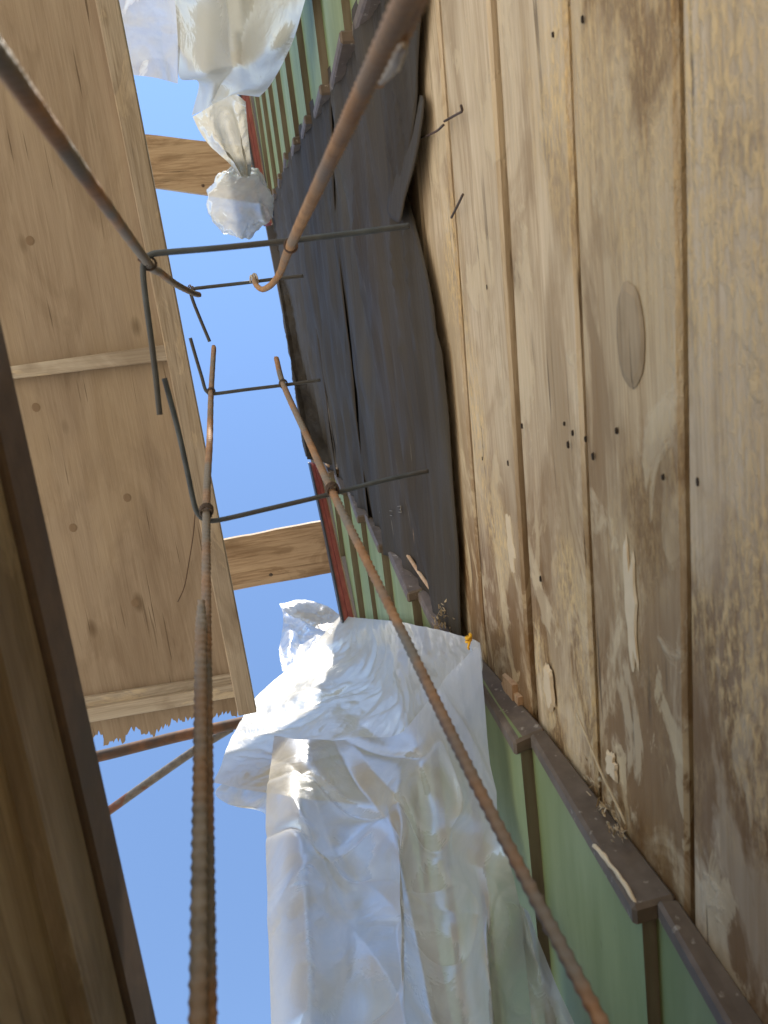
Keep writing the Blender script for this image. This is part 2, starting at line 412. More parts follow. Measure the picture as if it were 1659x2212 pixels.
# planks
Zg = [-1.30,-1.07,-.83,-.60,-.36,-.12,.0,.22,.455,.686,.917,1.152,1.405,1.63,1.86,2.09]
pm = ['plank','plank2','plank3']
for i, (a_, b_) in enumerate(zip(Zg, Zg[1:])):
    gp = .0088 if b_ < 1.3 else .012
    n = 70; ya, yb = -2.7, 3.4; vs, fs = [], []
    for q in range(n+1):
        y = ya+(yb-ya)*q/n; k_ = 1+.055*max(-1.2, min(y, 1.6))-.004      # the courses are not laid quite level
        a = a_*(k_ if a_ > 0 else 1)+gp; b = b_*(k_ if b_ > 0 else 1)-gp
        e1 = .0035*noise.noise(Vector((y*3, i, 0)))+.002*noise.noise(Vector((y*14, i, 3)))
        e2 = .0035*noise.noise(Vector((y*3, i, 9)))+.002*noise.noise(Vector((y*14, i, 6)))
        cup = .002*noise.noise(Vector((y*1.2, i*2, 4)))+[.0,.003,-.002,.002,.004,-.001][i % 6]
        x0 = WX+cup; m = (a+b)/2
        vs += [(x0+.005,y,a+e1),(x0,y,a+e1+.005),(x0-.002,y,m),(x0,y,b+e2-.005),(x0+.005,y,b+e2),(x0+.024,y,b+e2),(x0+.024,y,a+e1)]
        if q:
            o = 7*(q-1)
            for s in range(7): fs.append((o+s, o+(s+1)%7, o+7+(s+1)%7, o+7+s))
    fs += [tuple(range(7)), tuple(7*n+s for s in range(7))]
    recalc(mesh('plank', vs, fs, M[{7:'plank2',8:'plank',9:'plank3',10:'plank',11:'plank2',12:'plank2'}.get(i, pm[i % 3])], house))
box('backing_wall', (WX+.032,-2.7,-1.3), (WX+.10,4.2,1.75), M['gap'], house)
box('backing_wall', (WX+.032,-2.7,1.75), (WX+.10,-.0,5.0), M['gap'], house)

# knot patch, nail holes and flakes on the planks
def blob(name, c, ry, rz, d, mat, n=16, seed=0, jag=.2):
    vs = [(WX-d, c.y, c.z)]; fs = []
    for ringi, (s, dd) in enumerate(((.82, d), (1, d*.25))):
        for i in range(n):
            a = 2*math.pi*i/n; q = s*(1+jag*noise.noise(Vector((math.cos(a)*2, math.sin(a)*2, seed))))
            vs.append((WX-dd, c.y+ry*q*math.cos(a), c.z+rz*q*math.sin(a)))
    for i in range(n):
        j = (i+1) % n
        fs += [(0, 1+i, 1+j), (1+i, 1+n+i, 1+n+j, 1+j)]
    return recalc(mesh(name, vs, fs, mat, house))
blob('wood_knot', P(1362,725,X=WX), .060, .030, .0024, m_wood('knot wood', (.34,.24,.14), (.21,.14,.075), (.40,.29,.175), 'Y', .3), 24, 1, .08)
holes = [(1262,42),(1198,75),(1268,948),(1222,915),(1230,960),(1284,985),(1240,935),(1436,1030),(1512,1040),(1130,920),(1170,1250),(1100,1000),(1335,930),(1045,990),(1055,620)]
M['hole'] = NT('dark nail hole').fin((.035,.025,.018), .9)
for i, (x, y) in enumerate(holes):
    p = P(x,y,X=WX); s = random.uniform(.35,.65)
    blob('nail_hole', p, .009*s, .0035*s, .0036, M['hole'], 8, i, .3)
blob('plaster_flake', P(1324,1652,X=WX), .022, .014, .005, M['flake'], 26, 13, .9)
blob('plaster_flake', P(1190,1484,X=WX), .044, .017, .007, M['flake'], 26, 3, .5)
blob('plaster_flake', P(1105,1175,X=WX),   .06, .018, .0032, M['flake'], 30, 7, .55)
blob('plaster_flake', P(1365,1310,X=WX), .085, .015, .0032, M['flake'], 34, 9, .7)

# black felt: lapped courses with ripples
felt_bottom = curve_on_wall([(1016,1450),(1010,1370),(1004,1200),(985,900),(972,760),(945,610),(914,490),(900,440),(893,410),(899,360),(909,290),(918,200),(926,60),(930,0)], WX-.004)
seam1 = curve_on_wall([(734,346),(739,484),(767,736),(803,1077),(812,1150)], WX-.006)
seam2 = curve_on_wall([(655,390),(673,486),(698,700),(710,797),(735,987),(745,1050)], WX-.006)
eave_in = curve_on_wall([(580,440),(590,500),(628,636),(671,826),(722,1000),(735,1040)], WX-.006)
def felt(bot, top, x0, amp, seed, nz=26, ny=90):
    vs, fs = [], []
    for j in range(nz+1):
        for i in range(ny+1):
            t = i/ny
            zm = bot(-.1)*(1-j/nz)+top(-.1)*(j/nz)
            ya, yb = interp(cut_up, zm)-.03, interp(cut_low, zm)+.015
            y = ya+(yb-ya)*t; z = bot(y)*(1-j/nz)+top(y)*(j/nz)
            w = amp*(1.3*noise.noise(Vector((z*9+.9*noise.noise(Vector((y*2,z*3,seed)))+y*1.1, y*.9, seed)))
                     - .9*max(0,1-5*abs(noise.noise(Vector((z*6-y*1.4, y*.7, seed+9)))))
                     + .5*noise.noise(Vector((z*34, y*1.6, seed+4))))
            low = max(0, 1-j/4)
            w = w*(1-.7*low)-.003*low*max(0, noise.noise(Vector((y*2.6, 3, seed))))
            vs.append((x0-abs(amp)*.9+w, y, z))
    for j in range(nz):
        for i in range(ny):
            a = j*(ny+1)+i; fs.append((a, a+1, a+ny+2, a+ny+1))
    o = mesh('felt_sheet', vs, fs, M['felt'], house, smooth=True)
    m = o.modifiers.new('thick', 'SOLIDIFY'); m.thickness = .0025; m.offset = 0
    return o
fb = lambda y: interp(felt_bottom, y)
f1 = lambda y: interp(seam1, y); f2 = lambda y: interp(seam2, y); fe = lambda y: interp(eave_in, y)
felt(fb, lambda y: f1(y)+.06, WX-.006, .014, 1, 44)
felt(f1, lambda y: f2(y)+.06, WX-.014, .014, 7)
felt(f2, lambda y: fe(y)+.03, WX-.020, .014, 13)
# loose felt tongue hanging over the planks
tq = [[(918,205),(905,205),(890,205)],[(906,300),(888,300),(866,300)],[(890,375),(872,372),(850,365)],[(869,436),(858,428),(838,420)],[(866,486),(852,476),(834,466)]]
vs = [P(x,y,X=WX-.022-.010*j-.004*i+.010*k) for i, r in enumerate(tq) for k, (x,y) in enumerate(r) for j in [i*.4]]
tg = mesh('felt_tongue', vs, [(3*i+k,3*i+k+1,3*i+k+4,3*i+k+3) for i in range(4) for k in range(2)], M['felt'], house, smooth=True)
mm = tg.modifiers.new('sub', 'SUBSURF'); mm.levels = mm.render_levels = 2
mm = tg.modifiers.new('thick', 'SOLIDIFY'); mm.thickness = .003
# eave wrapped in felt
ins = [(578,440),(590,500),(628,636),(671,826),(722,1003)]
outs = [(568,440),(582,490),(607,640),(635,820),(664,992)]
vs, fs = [], []
for i, (a, b) in enumerate(zip(ins, outs)):
    pa = P(*a, X=WX-.02); pb = P(*b, Z=pa.z)
    vs += [pa, pb.lerp(pa, .3)+Vector((0,0,.012)), pb, pb+Vector((.004,0,.12)), pa+Vector((.05,0,.14))]
    if i:
        o = 5*(i-1)
        for s in range(5): fs.append((o+s, o+(s+1)%5, o+5+(s+1)%5, o+5+s))
fs += [(0,1,2,3,4)[::-1], tuple(5*(len(ins)-1)+s for s in range(5))]
ev = recalc(mesh('eave_wrap', vs, fs, M['felt'], house)); sb = ev.modifiers.new('sub', 'SUBSURF'); sb.subdivision_type = 'SIMPLE'; sb.levels = sb.render_levels = 4
tx = bpy.data.textures.new('crumple', 'CLOUDS'); tx.noise_scale = .12
dm = ev.modifiers.new('crumple', 'DISPLACE'); dm.texture = tx; dm.strength = .035; dm.mid_level = .5; dm.texture_coords = 'LOCAL'
# fascia boards either side of the felt
def fascia(ins, outs):
    pi = [P(*a, X=SX-.003) for a in ins]; po = [P(*b, Z=p.z) for b, p in zip(outs, pi)]
    def strip(name, f0, f1, dz0, dz1, mat, h):
        vs, fs = [], []
        for i, (a, b) in enumerate(zip(pi, po)):
            p, q = a.lerp(b, f0), a.lerp(b, f1)
            vs += [p+Vector((0,0,dz0)), q+Vector((0,0,dz1)), q+Vector((0,0,dz1+h)), p+Vector((0,0,dz0+h))]
            if i:
                o = 4*(i-1)
                for s in range(4): fs.append((o+s, o+(s+1)%4, o+4+(s+1)%4, o+4+s))
        fs += [(0,1,2,3)[::-1], tuple(4*(len(pi)-1)+s for s in range(4))]
        return recalc(mesh(name, vs, fs, mat, house))
    strip('soffit_trim', 0, .12, .004, .004, M['primer'], .05)
    strip('fascia_board', .12, .48, -.008, -.008, M['red'], .08)
    strip('fascia_board', .50, .86, .006, .006, M['red'], .09)
    strip('drip_edge', .87, 1.0, .0, .0, M['drip'], .10)
fascia([(522,110),(542,215),(589,482)], [(498,110),(520,215),(571,482)])
fascia([(690,1003),(728,1165),(766,1330),(800,1480)], [(669,1003),(704,1165),(737,1330),(768,1480)])
# roof over the wall
vs = []
for y in [-2.8,-2,-.98,.55,1.23,2.2,4.4]:
    z = max(rakeZ(y), 1.2)+.16
    vs += [(.37,y,z),(2.6,y,z+.25),(2.6,y,z+.33),(.37,y,z+.05)]
fs = []
for i in range(6):
    o = 4*i
    for s in range(4): fs.append((o+s, o+(s+1)%4, o+4+(s+1)%4, o+4+s))
fs += [(0,1,2,3)[::-1], (24,25,26,27)]
recalc(mesh('roof', vs, fs, M['roof'], house))
# splintered board ends under the broken eave and along the cut
for (x,y,X,ry,rz,s) in [(705,1010,SX+.012,.05,.07,1),(722,1022,SX+.02,.03,.10,2),(1095,1500,WX-.014,.035,.035,3),(1112,1518,WX-.012,.02,.02,6)]:
    p = P(x,y,X=X); vs = []
    n = 7
    for sx in (0, .012):
        vs += [(X+sx, p.y-ry, p.z-rz), (X+sx, p.y+ry*.7, p.z-rz*.8)]
        for i in range(n): vs.append((X+sx+.003*random.random(), p.y+ry*(.9-1.8*i/(n-1)), p.z+rz*(.5+.6*random.random())))
    k = n+2; fs = [tuple(range(k)), tuple(range(k, 2*k))[::-1]]+[(i, (i+1)%k, k+(i+1)%k, k+i) for i in range(k)]
    recalc(mesh('splintered_board', vs, fs, M['splinter'], house))
# slim lath beside the lower cut
a, b = P(872,1185,X=WX-.014), P(985,1340,X=WX-.014)
tube('broken_lath', [a, a.lerp(b,.5)+Vector((-.004,.003,0)), b], .006, M['splinter'], house, 6, .03)
# straw and foam crumbs caught on the ledge
def crumbs(c, n, spread, seed):
    rnd = random.Random(seed); vs, fs = [], []
    for i in range(n):
        q = Vector((c.x-rnd.uniform(0,.018), c.y+rnd.gauss(0,spread), c.z+rnd.gauss(0,spread)))
        d = Vector((rnd.uniform(-.3,.1), rnd.uniform(-1,1), rnd.uniform(-1,1))).normalized()*rnd.uniform(.003,.012)
        e = d.orthogonal().normalized()*rnd.uniform(.001,.003); f = d.cross(e).normalized()*.0015
        o = len(vs); vs += [q-d-e, q-d+f, q+d+e, q+d-f, q+e*2]
        fs += [(o,o+1,o+4),(o+1,o+2,o+4),(o+2,o+3,o+4),(o+3,o,o+4),(o,o+3,o+2,o+1)]
    m = mesh('straw_crumbs', vs, fs, M['straw'], house); m['kind'] = 'stuff'
crumbs(P(968,1335,X=WX-.02), 40, .022, 1); crumbs(P(955,1352,X=WX-.04), 30, .016, 2)
crumbs(P(1330,1765,X=WX-.006), 26, .014, 3); crumbs(P(1300,1690,X=WX-.006), 14, .02, 4); crumbs(P(1345,1785,X=WX-.02), 20, .010, 5)
tube('straw_stalk', [P(x,y,X=WX-.008) for x,y in [(1246,1542),(1275,1610),(1300,1672),(1327,1727),(1352,1780)]], .002, M['straw'], house, 5, .02)
# pale chalk strokes on the felt, pale broken lip of one lap
for pts in ([(821,1095),(820,1108)], [(847,1104),(842,1103),(840,1108),(841,1113),(847,1114)], [(859,1094),(866,1093),(866,1100),(862,1100),(866,1100),(867,1107),(861,1106)], [(826,1084),(828,1090),(826,1096)]):
    tube('chalk_mark', [P(x,y,X=WX-.024) for x,y in pts], .0012, M['chalk'], house, 5, .006, smooth_path=False)
tube('broken_lip', [P(x,y,X=SX-.004) for x,y in [(1285,1826),(1305,1850),(1335,1888),(1362,1930),(1374,1955)]], .0032, M['flake'], house, 7, .006, wob=.9)
# bent wires sticking out of the planks
for pts in ([(960,262),(985,248),(998,240),(996,228)], [(905,300),(940,285),(958,270)], [(975,470),(988,445),(1000,420)]):
    q = [P(x,y,X=WX-.012-.006*i) for i,(x,y) in enumerate(pts)]
    tube('bent_wire', q, .0022, M['wire'], house, 6, .01)

# ------------------------------------------------------------------ scaffold deck overhead, left
DZ = 2.2
deck = thing('scaffold_deck', 'plywood scaffold deck overhead with grey battens and a ragged rotten end', 'scaffold deck', (-.45, 0, DZ))
def dp(x, y, z=DZ): return P(x, y, Z=z)
EDGE = [dp(250,-30), dp(550,1515)]
def edgeX(y): return EDGE[0].x+(EDGE[1].x-EDGE[0].x)*(y-EDGE[0].y)/(EDGE[1].y-EDGE[0].y)
# plywood sheet with the ragged end
rag0 = [(200,1590),(207,1585),(220,1581),(223,1596),(225,1610),(240,1612),(255,1603),(268,1604),(272,1588),(283,1578),(297,1575),(306,1580),(315,1586),(331,1588),(351,1576),(362,1566),(376,1558),(408,1554),(430,1551),(465,1546),(498,1538),(501,1546),(512,1547),(515,1536),(524,1540),(530,1513)]
rag = []
for (xa, ya), (xb, yb) in zip(rag0, rag0[1:]):
    m_ = max(1, int(math.hypot(xb-xa, yb-ya)/3))
    for t_ in range(m_): rag.append((xa+(xb-xa)*t_/m_+random.uniform(-1.2,1.2), ya+(yb-ya)*t_/m_+random.choice((0,0,1,-9,-5,5))+random.uniform(-2,2)))
pz = DZ+.035
end = [dp(x,y,pz) for x,y in rag]
start = [Vector((p.x-.02*i/len(end), -2.2, pz)) for i, p in enumerate(end)]
left = [Vector((-1.9,-2.2,pz)), Vector((-1.9, 1.12, pz))]  # unseen left part, widened to block sky and bounce brown light onto the planks
poly = [left[0], left[1]]+end
rs = [(edgeX(y)-.03, y, pz) for y in (.5, 0, -.5, -1.2, -2.2)]
poly += [Vector(p) for p in rs]
n = len(poly); vs = [tuple(p) for p in poly]+[(p.x,p.y,p.z+.015) for p in poly]
fs = [tuple(range(n)), tuple(range(n,2*n))[::-1]]+[(i,(i+1)%n,n+(i+1)%n,n+i) for i in range(n)]
recalc(mesh('plywood_sheet', vs, fs, M['ply'], deck))
# edge rail: the lower face of the sheet edge is a squared timber
def rail(name, y0, y1, w, z0, z1, mat, xo=0):
    c = [(edgeX(y0)-w+xo,y0,z0),(edgeX(y0)+xo,y0,z0),(edgeX(y1)+xo,y1,z0),(edgeX(y1)-w+xo,y1,z0)]
    return hexa(name, c+[(x,y,z1) for x,y,z in c], mat, deck, .003)
rail('edge_rail', -2.2, 1.045, .058, DZ, DZ+.0345, M['rail'])
rail('edge_rail', -2.2, 1.0, .045, DZ+.051, DZ+.085, M['rail'], -.004)
def batten(pts, z0, z1, xl=-1.9):
    (a, b, c, d) = [dp(x,y,z0) for x,y in pts]     # upper-left, upper-right, lower-right, lower-left
    sl = (b.y-a.y)/(b.x-a.x); sl2 = (c.y-d.y)/(c.x-d.x)
    A = (xl, a.y+sl*(xl-a.x), z0); D = (xl, d.y+sl2*(xl-d.x), z0)
    q = [A, tuple(b), tuple(c), D]
    return hexa('batten', q+[(x,y,z1) for x,y,z in q], M['batten'], deck, .002)
batten([(30,790),(375,742),(382,776),(32,818)], DZ+.003, DZ+.0345)
batten([(200,1530),(510,1478),(516,1505),(200,1560)], DZ+.003, DZ+.0345)
batten([(200,1505),(512,1456),(514,1474),(200,1526)], DZ+.018, DZ+.0345)
for x, y in [(65,520),(78,880),(158,1140),(292,1302),(275,1075)]:
    p = dp(x,y,pz); n = 10; s = .013
    vs = [(p.x+s*math.cos(i*.628)*.9, p.y+s*math.sin(i*.628), pz-.0004) for i in range(n)]+[(p.x+s*.6*math.cos(i*.628), p.y+s*.6*math.sin(i*.628), pz-.0009) for i in range(n)]
    recalc(mesh('ply_knot', vs, [tuple(range(n,2*n))]+[(i,(i+1)%n,n+(i+1)%n,n+i) for i in range(n)], M['plyknot'], deck))
tube('dangling_wire', [dp(x,y,DZ+.01-.0*i) for i,(x,y) in enumerate([(432,1010),(424,1075),(418,1150),(408,1215),(398,1268),(384,1300)])], .0016, M['wire'], deck, 5, .02)

# rusty scaffold frame at the ragged end of the deck
frame = thing('steel_scaffold', 'rusty steel tube with a flaking diagonal brace beyond the ragged deck end', 'scaffold', (-.3, 1.1, 2.3))
q = [P(x,y,Z=2.85) for x,y in [(60,1668),(220,1632),(380,1592),(515,1562),(640,1532)]]
tube('ledger', q, .0225, M['tube'], frame, 14, .02)
q = [P(x,y,Z=2.89) for x,y in [(120,1835),(240,1748),(335,1680),(425,1618),(500,1572)]]
tube('brace', q, .0175, M['tubegrey'], frame, 12, .02)
box('post', (q[0].x-.05,q[0].y+.02,-H), (q[0].x-.01,q[0].y+.06,2.6), M['tube'], frame, .006)

# ------------------------------------------------------------------ boards laid from deck to eave
def crossing(label, c4, z, x_right, x_left, name='crossing_board'):
    (a, b, c, d) = [P(x,y,Z=z) for x,y in c4]
    s1 = (b.y-a.y)/(b.x-a.x); s2 = (c.y-d.y)/(c.x-d.x)
    q = [(x_left, a.y+s1*(x_left-a.x), z),(x_right, a.y+s1*(x_right-a.x), z),(x_right, d.y+s2*(x_right-d.x), z),(x_left, d.y+s2*(x_left-d.x), z)]
    t = thing(name, label, 'board', (q[0][0], q[0][1], z), 'boards spanning from the deck side to the eave')
    n = 30; vs, fs = [], []
    for i in range(n+1):
        f = i/n; A = Vector(q[0]).lerp(Vector(q[1]), f); D = Vector(q[3]).lerp(Vector(q[2]), f)
        e = .004*noise.noise(Vector((f*16, z, 2)))+(.012 if abs(f-.62)<.02 else 0); e2 = .004*noise.noise(Vector((f*14, z, 7)))
        vs += [A+Vector((0,e,0)), D+Vector((0,e2,0)), D+Vector((0,e2,.04)), A+Vector((0,e,.04))]
        if i:
            o = 4*(i-1)
            for s in range(4): fs.append((o+s, o+(s+1)%4, o+4+(s+1)%4, o+4+s))
    fs += [(0,1,2,3)[::-1], tuple(4*n+s for s in range(4))]
    recalc(mesh('plank', vs, fs, M['joist'], t))
    for k in (.3, .8):
        A = Vector(q[0]).lerp(Vector(q[2]), k); blobn = 8
        vs = [(A.x+.012*math.cos(i*.785), A.y+.010*math.sin(i*.785), z-.001) for i in range(8)]+[(A.x+.007*math.cos(i*.785), A.y+.006*math.sin(i*.785), z-.004) for i in range(8)]
        recalc(mesh('nail_head', vs, [tuple(range(8,16))]+[(i,(i+1)%8,8+(i+1)%8,8+i) for i in range(8)], M['wire'], t))
crossing('rough flat board with sunlit edge, spanning to the eave above the lower plastic sheet', [(488,1166),(700,1125),(718,1237),(512,1274)], 4.15, .46, -1.6)
crossing('rough flat board spanning to the eave behind the knotted plastic tail', [(320,290),(480,310),(470,424),(340,405)], 5.35, .48, -1.8)

# ------------------------------------------------------------------ near left form
form = thing('formwork_panel', 'dark near formwork panel with steel top edge, out of focus at lower left', 'formwork', (-.22, 0, -H))
box('plywood_sheet', (-.245,-.10,-1.3), (-.222,3.2,.60), M['formply'], form)
box('top_rail', (-.26,-.10,.585), (-.206,3.2,.682), M['formrail'], form, .003)
box('steel_edge', (-.262,-.102,.684), (-.2,3.2,.765), M['darksteel'], form, .003)
for y in (.62, 1.9): 
    tube('bolt_head', [(-.206,y,.64),(-.197,y,.64)], .011, M['tubegrey'], form, 8, .004, smooth_path=False)

# ------------------------------------------------------------------ reinforcement cages
def L(pts): return [P(x,y,Z=z) for x,y,z in pts]
BR = .0055
# upper (far from the feet) cage
ca = thing('rebar_cage', 'pair of tied rusty bars with one hooked tip, nearest the knotted plastic tail', 'rebar cage', (0,-.17,-H), 'rebar cages in the gap')
a1 = [Vector((-.086,-.166,-1.3)), Vector((-.0865,-.1665,-.4)), Vector((-.087,-.168,.42))]+L([(318,566,1.14),(345,588,1.30),(380,614,1.52),(415,632,1.74),(430,637,1.80)])
tube('bar', a1, BR, M['rebar'], ca, 12, .0025, .0012)
a2 = [Vector((.117,-.176,-1.3)), Vector((.1172,-.176,-.4)), Vector((.1175,-.176,.42))]+L([(627,532,1.13),(606,586,1.55),(594,606,1.64),(581,619,1.70),(566,625,1.74),(553,615,1.77),(548,598,1.79)])
tube('bar', a2, BR, M['rebarorange'], ca, 12, .0025, .0012)
lap = [Vector((.129,-.186,-1.3)), Vector((.1292,-.1865,-.4)), Vector((.1295,-.187,.30))]+L([(868,70,.47),(842,120,.53),(812,175,.60)])
tube('lap_bar', lap, .0052, M['rebarorange'], ca, 12, .0025, .0012)
q = L([(874,100,.46),(848,140,.52),(824,178,.57)])
tube('cement_crust', q, .0042, M['cement'], ca, 8, .004, wob=.5, taper=lambda t: .5+math.sin(t*3)*.7)
SR = .0040
s1 = L([(884,488,1.15),(760,504,1.15),(625,520,1.15),(480,535,1.15),(360,545,1.15),(330,549,1.15),(314,560,1.148),(309,585,1.145),(314,640,1.14),(322,700,1.14),(335,800,1.14),(345,896,1.14)])
tube('stirrup', s1, .0044, M['stirrup'], ca, 10, .005)
s2 = L([(655,596,1.8),(600,602,1.8),(520,612,1.8),(440,621,1.8),(420,624,1.8),(413,633,1.8),(417,650,1.8),(432,688,1.8),(453,738,1.8)])
tube('stirrup', s2, SR, M['stirrup'], ca, 10, .005)
ring('tie_wire', P(322,569,Z=1.155), (a1[3]-a1[2]), .0095, .0018, M['wire'], ca, 2)
ring('tie_wire', P(628,531,Z=1.145), (a2[3]-a2[2]), .0095, .0018, M['wire'], ca, 2)
ring('tie_wire', P(414,627,Z=1.76), (1,.2,.3), .0085, .0016, M['wire'], ca, 2)
ring('tie_wire', P(549,603,Z=1.79), (1,0,.1), .0085, .0022, M['brightwire'], ca, 3)
tube('tie_wire', L([(412,640,1.76),(408,632,1.76),(406,622,1.76),(409,615,1.76),(413,617,1.76)]), .0013, M['wire'], ca, 5, .004)
tube('tie_wire', L([(318,572,1.13),(306,566,1.12),(298,560,1.12)]), .0016, M['wire'], ca, 5, .004)
tube('tie_wire', L([(549,604,1.79),(545,596,1.79),(549,591,1.79),(554,594,1.79)]), .0022, M['brightwire'], ca, 5, .004)
# lower cage
cb = thing('rebar_cage', 'pair of ribbed bars running down in front of the plastic sheet, tied by two stirrups', 'rebar cage', (0,.21,-H), 'rebar cages in the gap')
def ext(p, q, z): return p+(p-q)*((z-p.z)/(p.z-q.z))
b1 = L([(452,2212,.46),(448,1700,.66),(446,1105,1.15),(453,950,1.46),(456,850,1.72),(462,750,1.98)])
b1 = [ext(b1[0], b1[1], -1.25), ext(b1[0], b1[1], -.4), ext(b1[0], b1[1], .1)]+b1
tube('bar', b1, .0054, M['rebar'], cb, 12, .0025, .0012)
b2 = L([(1300,2212,.42),(1115,1860,.535),(1000,1636,.635),(870,1368,.825),(718,1062,1.15),(664,945,1.40),(612,830,1.70),(597,774,1.93)])
b2 = [ext(b2[0], b2[1], -1.25), ext(b2[0], b2[1], -.4), ext(b2[0], b2[1], .1)]+b2
tube('bar', b2, BR, M['rebar'], cb, 12, .0025, .0014, .0115)
lp = L([(428,2212,.44),(432,1700,.63),(435,1300,.90)])
lp = [ext(lp[0], lp[1], -1.25), ext(lp[0], lp[1], -.4), ext(lp[0], lp[1], .1)]+lp
tube('lap_bar', lp, .0060, M['rebargrey'], cb, 12, .0025, .0014, .0115, lambda t: min(1, (1-t)*22+.55))
s3 = L([(925,1017,1.16),(820,1040,1.16),(720,1066,1.16),(580,1099,1.16),(475,1123,1.16),(446,1123,1.16),(430,1113,1.157),(420,1090,1.155),(405,1020,1.15),(385,930,1.15),(355,817,1.15)])
tube('stirrup', s3, .0041, M['stirrup'], cb, 10, .005)
s4 = L([(692,821,1.73),(612,832,1.73),(530,842,1.73),(470,850,1.73),(455,850,1.73),(444,842,1.73),(436,815,1.73),(424,775,1.73),(411,730,1.73)])
tube('stirrup', s4, SR, M['stirrup'], cb, 10, .005)
ring('tie_wire', P(446,1103,Z=1.145), b1[5]-b1[4], .0095, .0018, M['wire'], cb, 3)
ring('tie_wire', P(718,1057,Z=1.15), b2[7]-b2[6], .0095, .0018, M['wire'], cb, 3)
ring('tie_wire', P(456,846,Z=1.73), b1[7]-b1[6], .0085, .0016, M['wire'], cb, 2)
ring('tie_wire', P(612,829,Z=1.71), b2[9]-b2[8], .009, .0016, M['wire'], cb, 3)
tube('tie_wire', L([(612,835,1.72),(618,848,1.72),(621,845,1.72),(616,830,1.72)]), .0015, M['wire'], cb, 5, .004)

# ------------------------------------------------------------------ plastic sheets
def patch(name, rows, mat, parent, nu, nv, amp=.01, seed=0, freq=9, stretch=(1,1,1), cross=.5, drape=0, ridged=False):
    R = [[p if isinstance(p, Vector) else P(*p[:2], **p[2]) for p in r] for r in rows]
    if parent['label'].startswith('big'): lx = .366 if name == 'hanging_fold' else .378; R = [[p*(lx/p.x) if p.x > lx else p for p in r] for r in R]
    grid = []
    for j in range(nv+1):
        row = [catmull(list(c), j/nv) for c in zip(*R)]
        grid.append([catmull(row, i/nu) for i in range(nu+1)])
    vs, fs = [], []
    for j in range(nv+1):
        for i in range(nu+1):
            p = grid[j][i]
            du = grid[j][min(i+1,nu)]-grid[j][max(i-1,0)]; dv = grid[min(j+1,nv)][i]-grid[max(j-1,0)][i]
            nn = du.cross(dv); nn = nn.normalized() if nn.length > 1e-12 else Vector((0,-1,0))
            q = Vector((p.x*stretch[0], p.y*stretch[1], p.z*stretch[2]))*freq
            q += .6*Vector((noise.noise(q*.5), noise.noise(q*.5+Vector((7,0,0))), 0))
            d1, _ = noise.voronoi(q+Vector((seed,)*3))
            fold = (d1[1]-d1[0])
            d2, _ = noise.voronoi(q*2.3+Vector((seed+5,)*3))
            h = min(fold, .45)*1.0 + cross*min(d2[1]-d2[0], .35)*.6 + .7*noise.noise(q*.45+Vector((0,seed,0)))
            if drape:
                rd = lambda a, b, c, w: max(0, 1-w*abs(noise.noise(Vector((a, b, c)))))
                n0 = noise.noise(Vector((p.x*4+.4*noise.noise(p*2.5), p.y*4, p.z*.7+seed)))
                c1 = rd(p.x*3.2+p.z*.35, p.y*2, p.z*.5+seed*3.1, 5)
                c2 = rd(p.x*2.4-p.z*1.3, p.y*2+4, p.z*1.1+seed*1.7, 7)
                c3 = rd(p.x*3.0+p.z*2.1, p.y*2+9, p.z*1.6+seed*2.3, 8)
                h = .35+.75*n0+drape*(.75*c1-.6*c2*max(0,.3+n0)+.5*c3*c3)
            if ridged:
                rq = Vector((p.x*stretch[0], p.y*stretch[1], p.z*stretch[2]))*freq*.42+Vector((seed,)*3)
                rq += .5*Vector((noise.noise(rq*.7), noise.noise(rq*.7+Vector((9,2,0))), noise.noise(rq*.7+Vector((3,8,0)))))
                h = .35; am = 1.0
                for o_ in range(4):
                    h += am*(.55-abs(noise.noise(rq))*1.9); rq = rq*2.03+Vector((3.1,1.7,4.2)); am *= .46
            e = min(1, 5*min(i/nu, 1-i/nu)+.25)*min(1, 5*min(j/nv, 1-j/nv)+.25)
            q = p+nn*(h-.35)*amp*e
            if p.x > .2: q.x = min(q.x, .388)
            vs.append(q)
    for j in range(nv):
        for i in range(nu):
            a = j*(nu+1)+i; fs.append((a, a+1, a+nu+2, a+nu+1))
    return mesh(name, vs, fs, mat, parent, smooth=True)
def Yr(pts, ys): return [(x, y, dict(Y=v)) for (x, y), v in zip(pts, ys)]

low = thing('plastic_sheet', 'big milky plastic sheet tied under the red eave and hanging down over the green siding', 'plastic sheet', (.2, 1.0, 1.5))
rows = [[(735,1330,dict(X=.36)),(790,1336,dict(X=.375)),(860,1343,dict(X=.385)),(930,1357,dict(X=.39)),(1000,1374,dict(X=.40)),(1036,1389,dict(X=.425))],
        Yr([(655,1415),(745,1400),(840,1408),(930,1425),(1000,1440),(1040,1455)], [1.25,1.22,1.12,.98,.84,.72]),
        Yr([(560,1498),(680,1490),(800,1488),(890,1500),(965,1510),(1015,1520)], [1.22,1.18,1.12,1.05,.98,.86]),
        Yr([(500,1592),(625,1572),(750,1568),(850,1575),(915,1582),(965,1590)], [1.2,1.16,1.13,1.10,1.08,1.02]),
        Yr([(478,1650),(600,1650),(720,1655),(810,1660),(870,1665),(910,1665)], [1.18,1.14,1.12,1.11,1.11,1.1]),
        Yr([(460,1690),(590,1715),(710,1730),(790,1740),(850,1740),(890,1740)], [1.18,1.14,1.12,1.12,1.12,1.12])]
patch('crest_fold', rows, M['filmcrest'], low, 190, 160, .017, 2, 11, (.8,1,1.1), .5, 0, True)
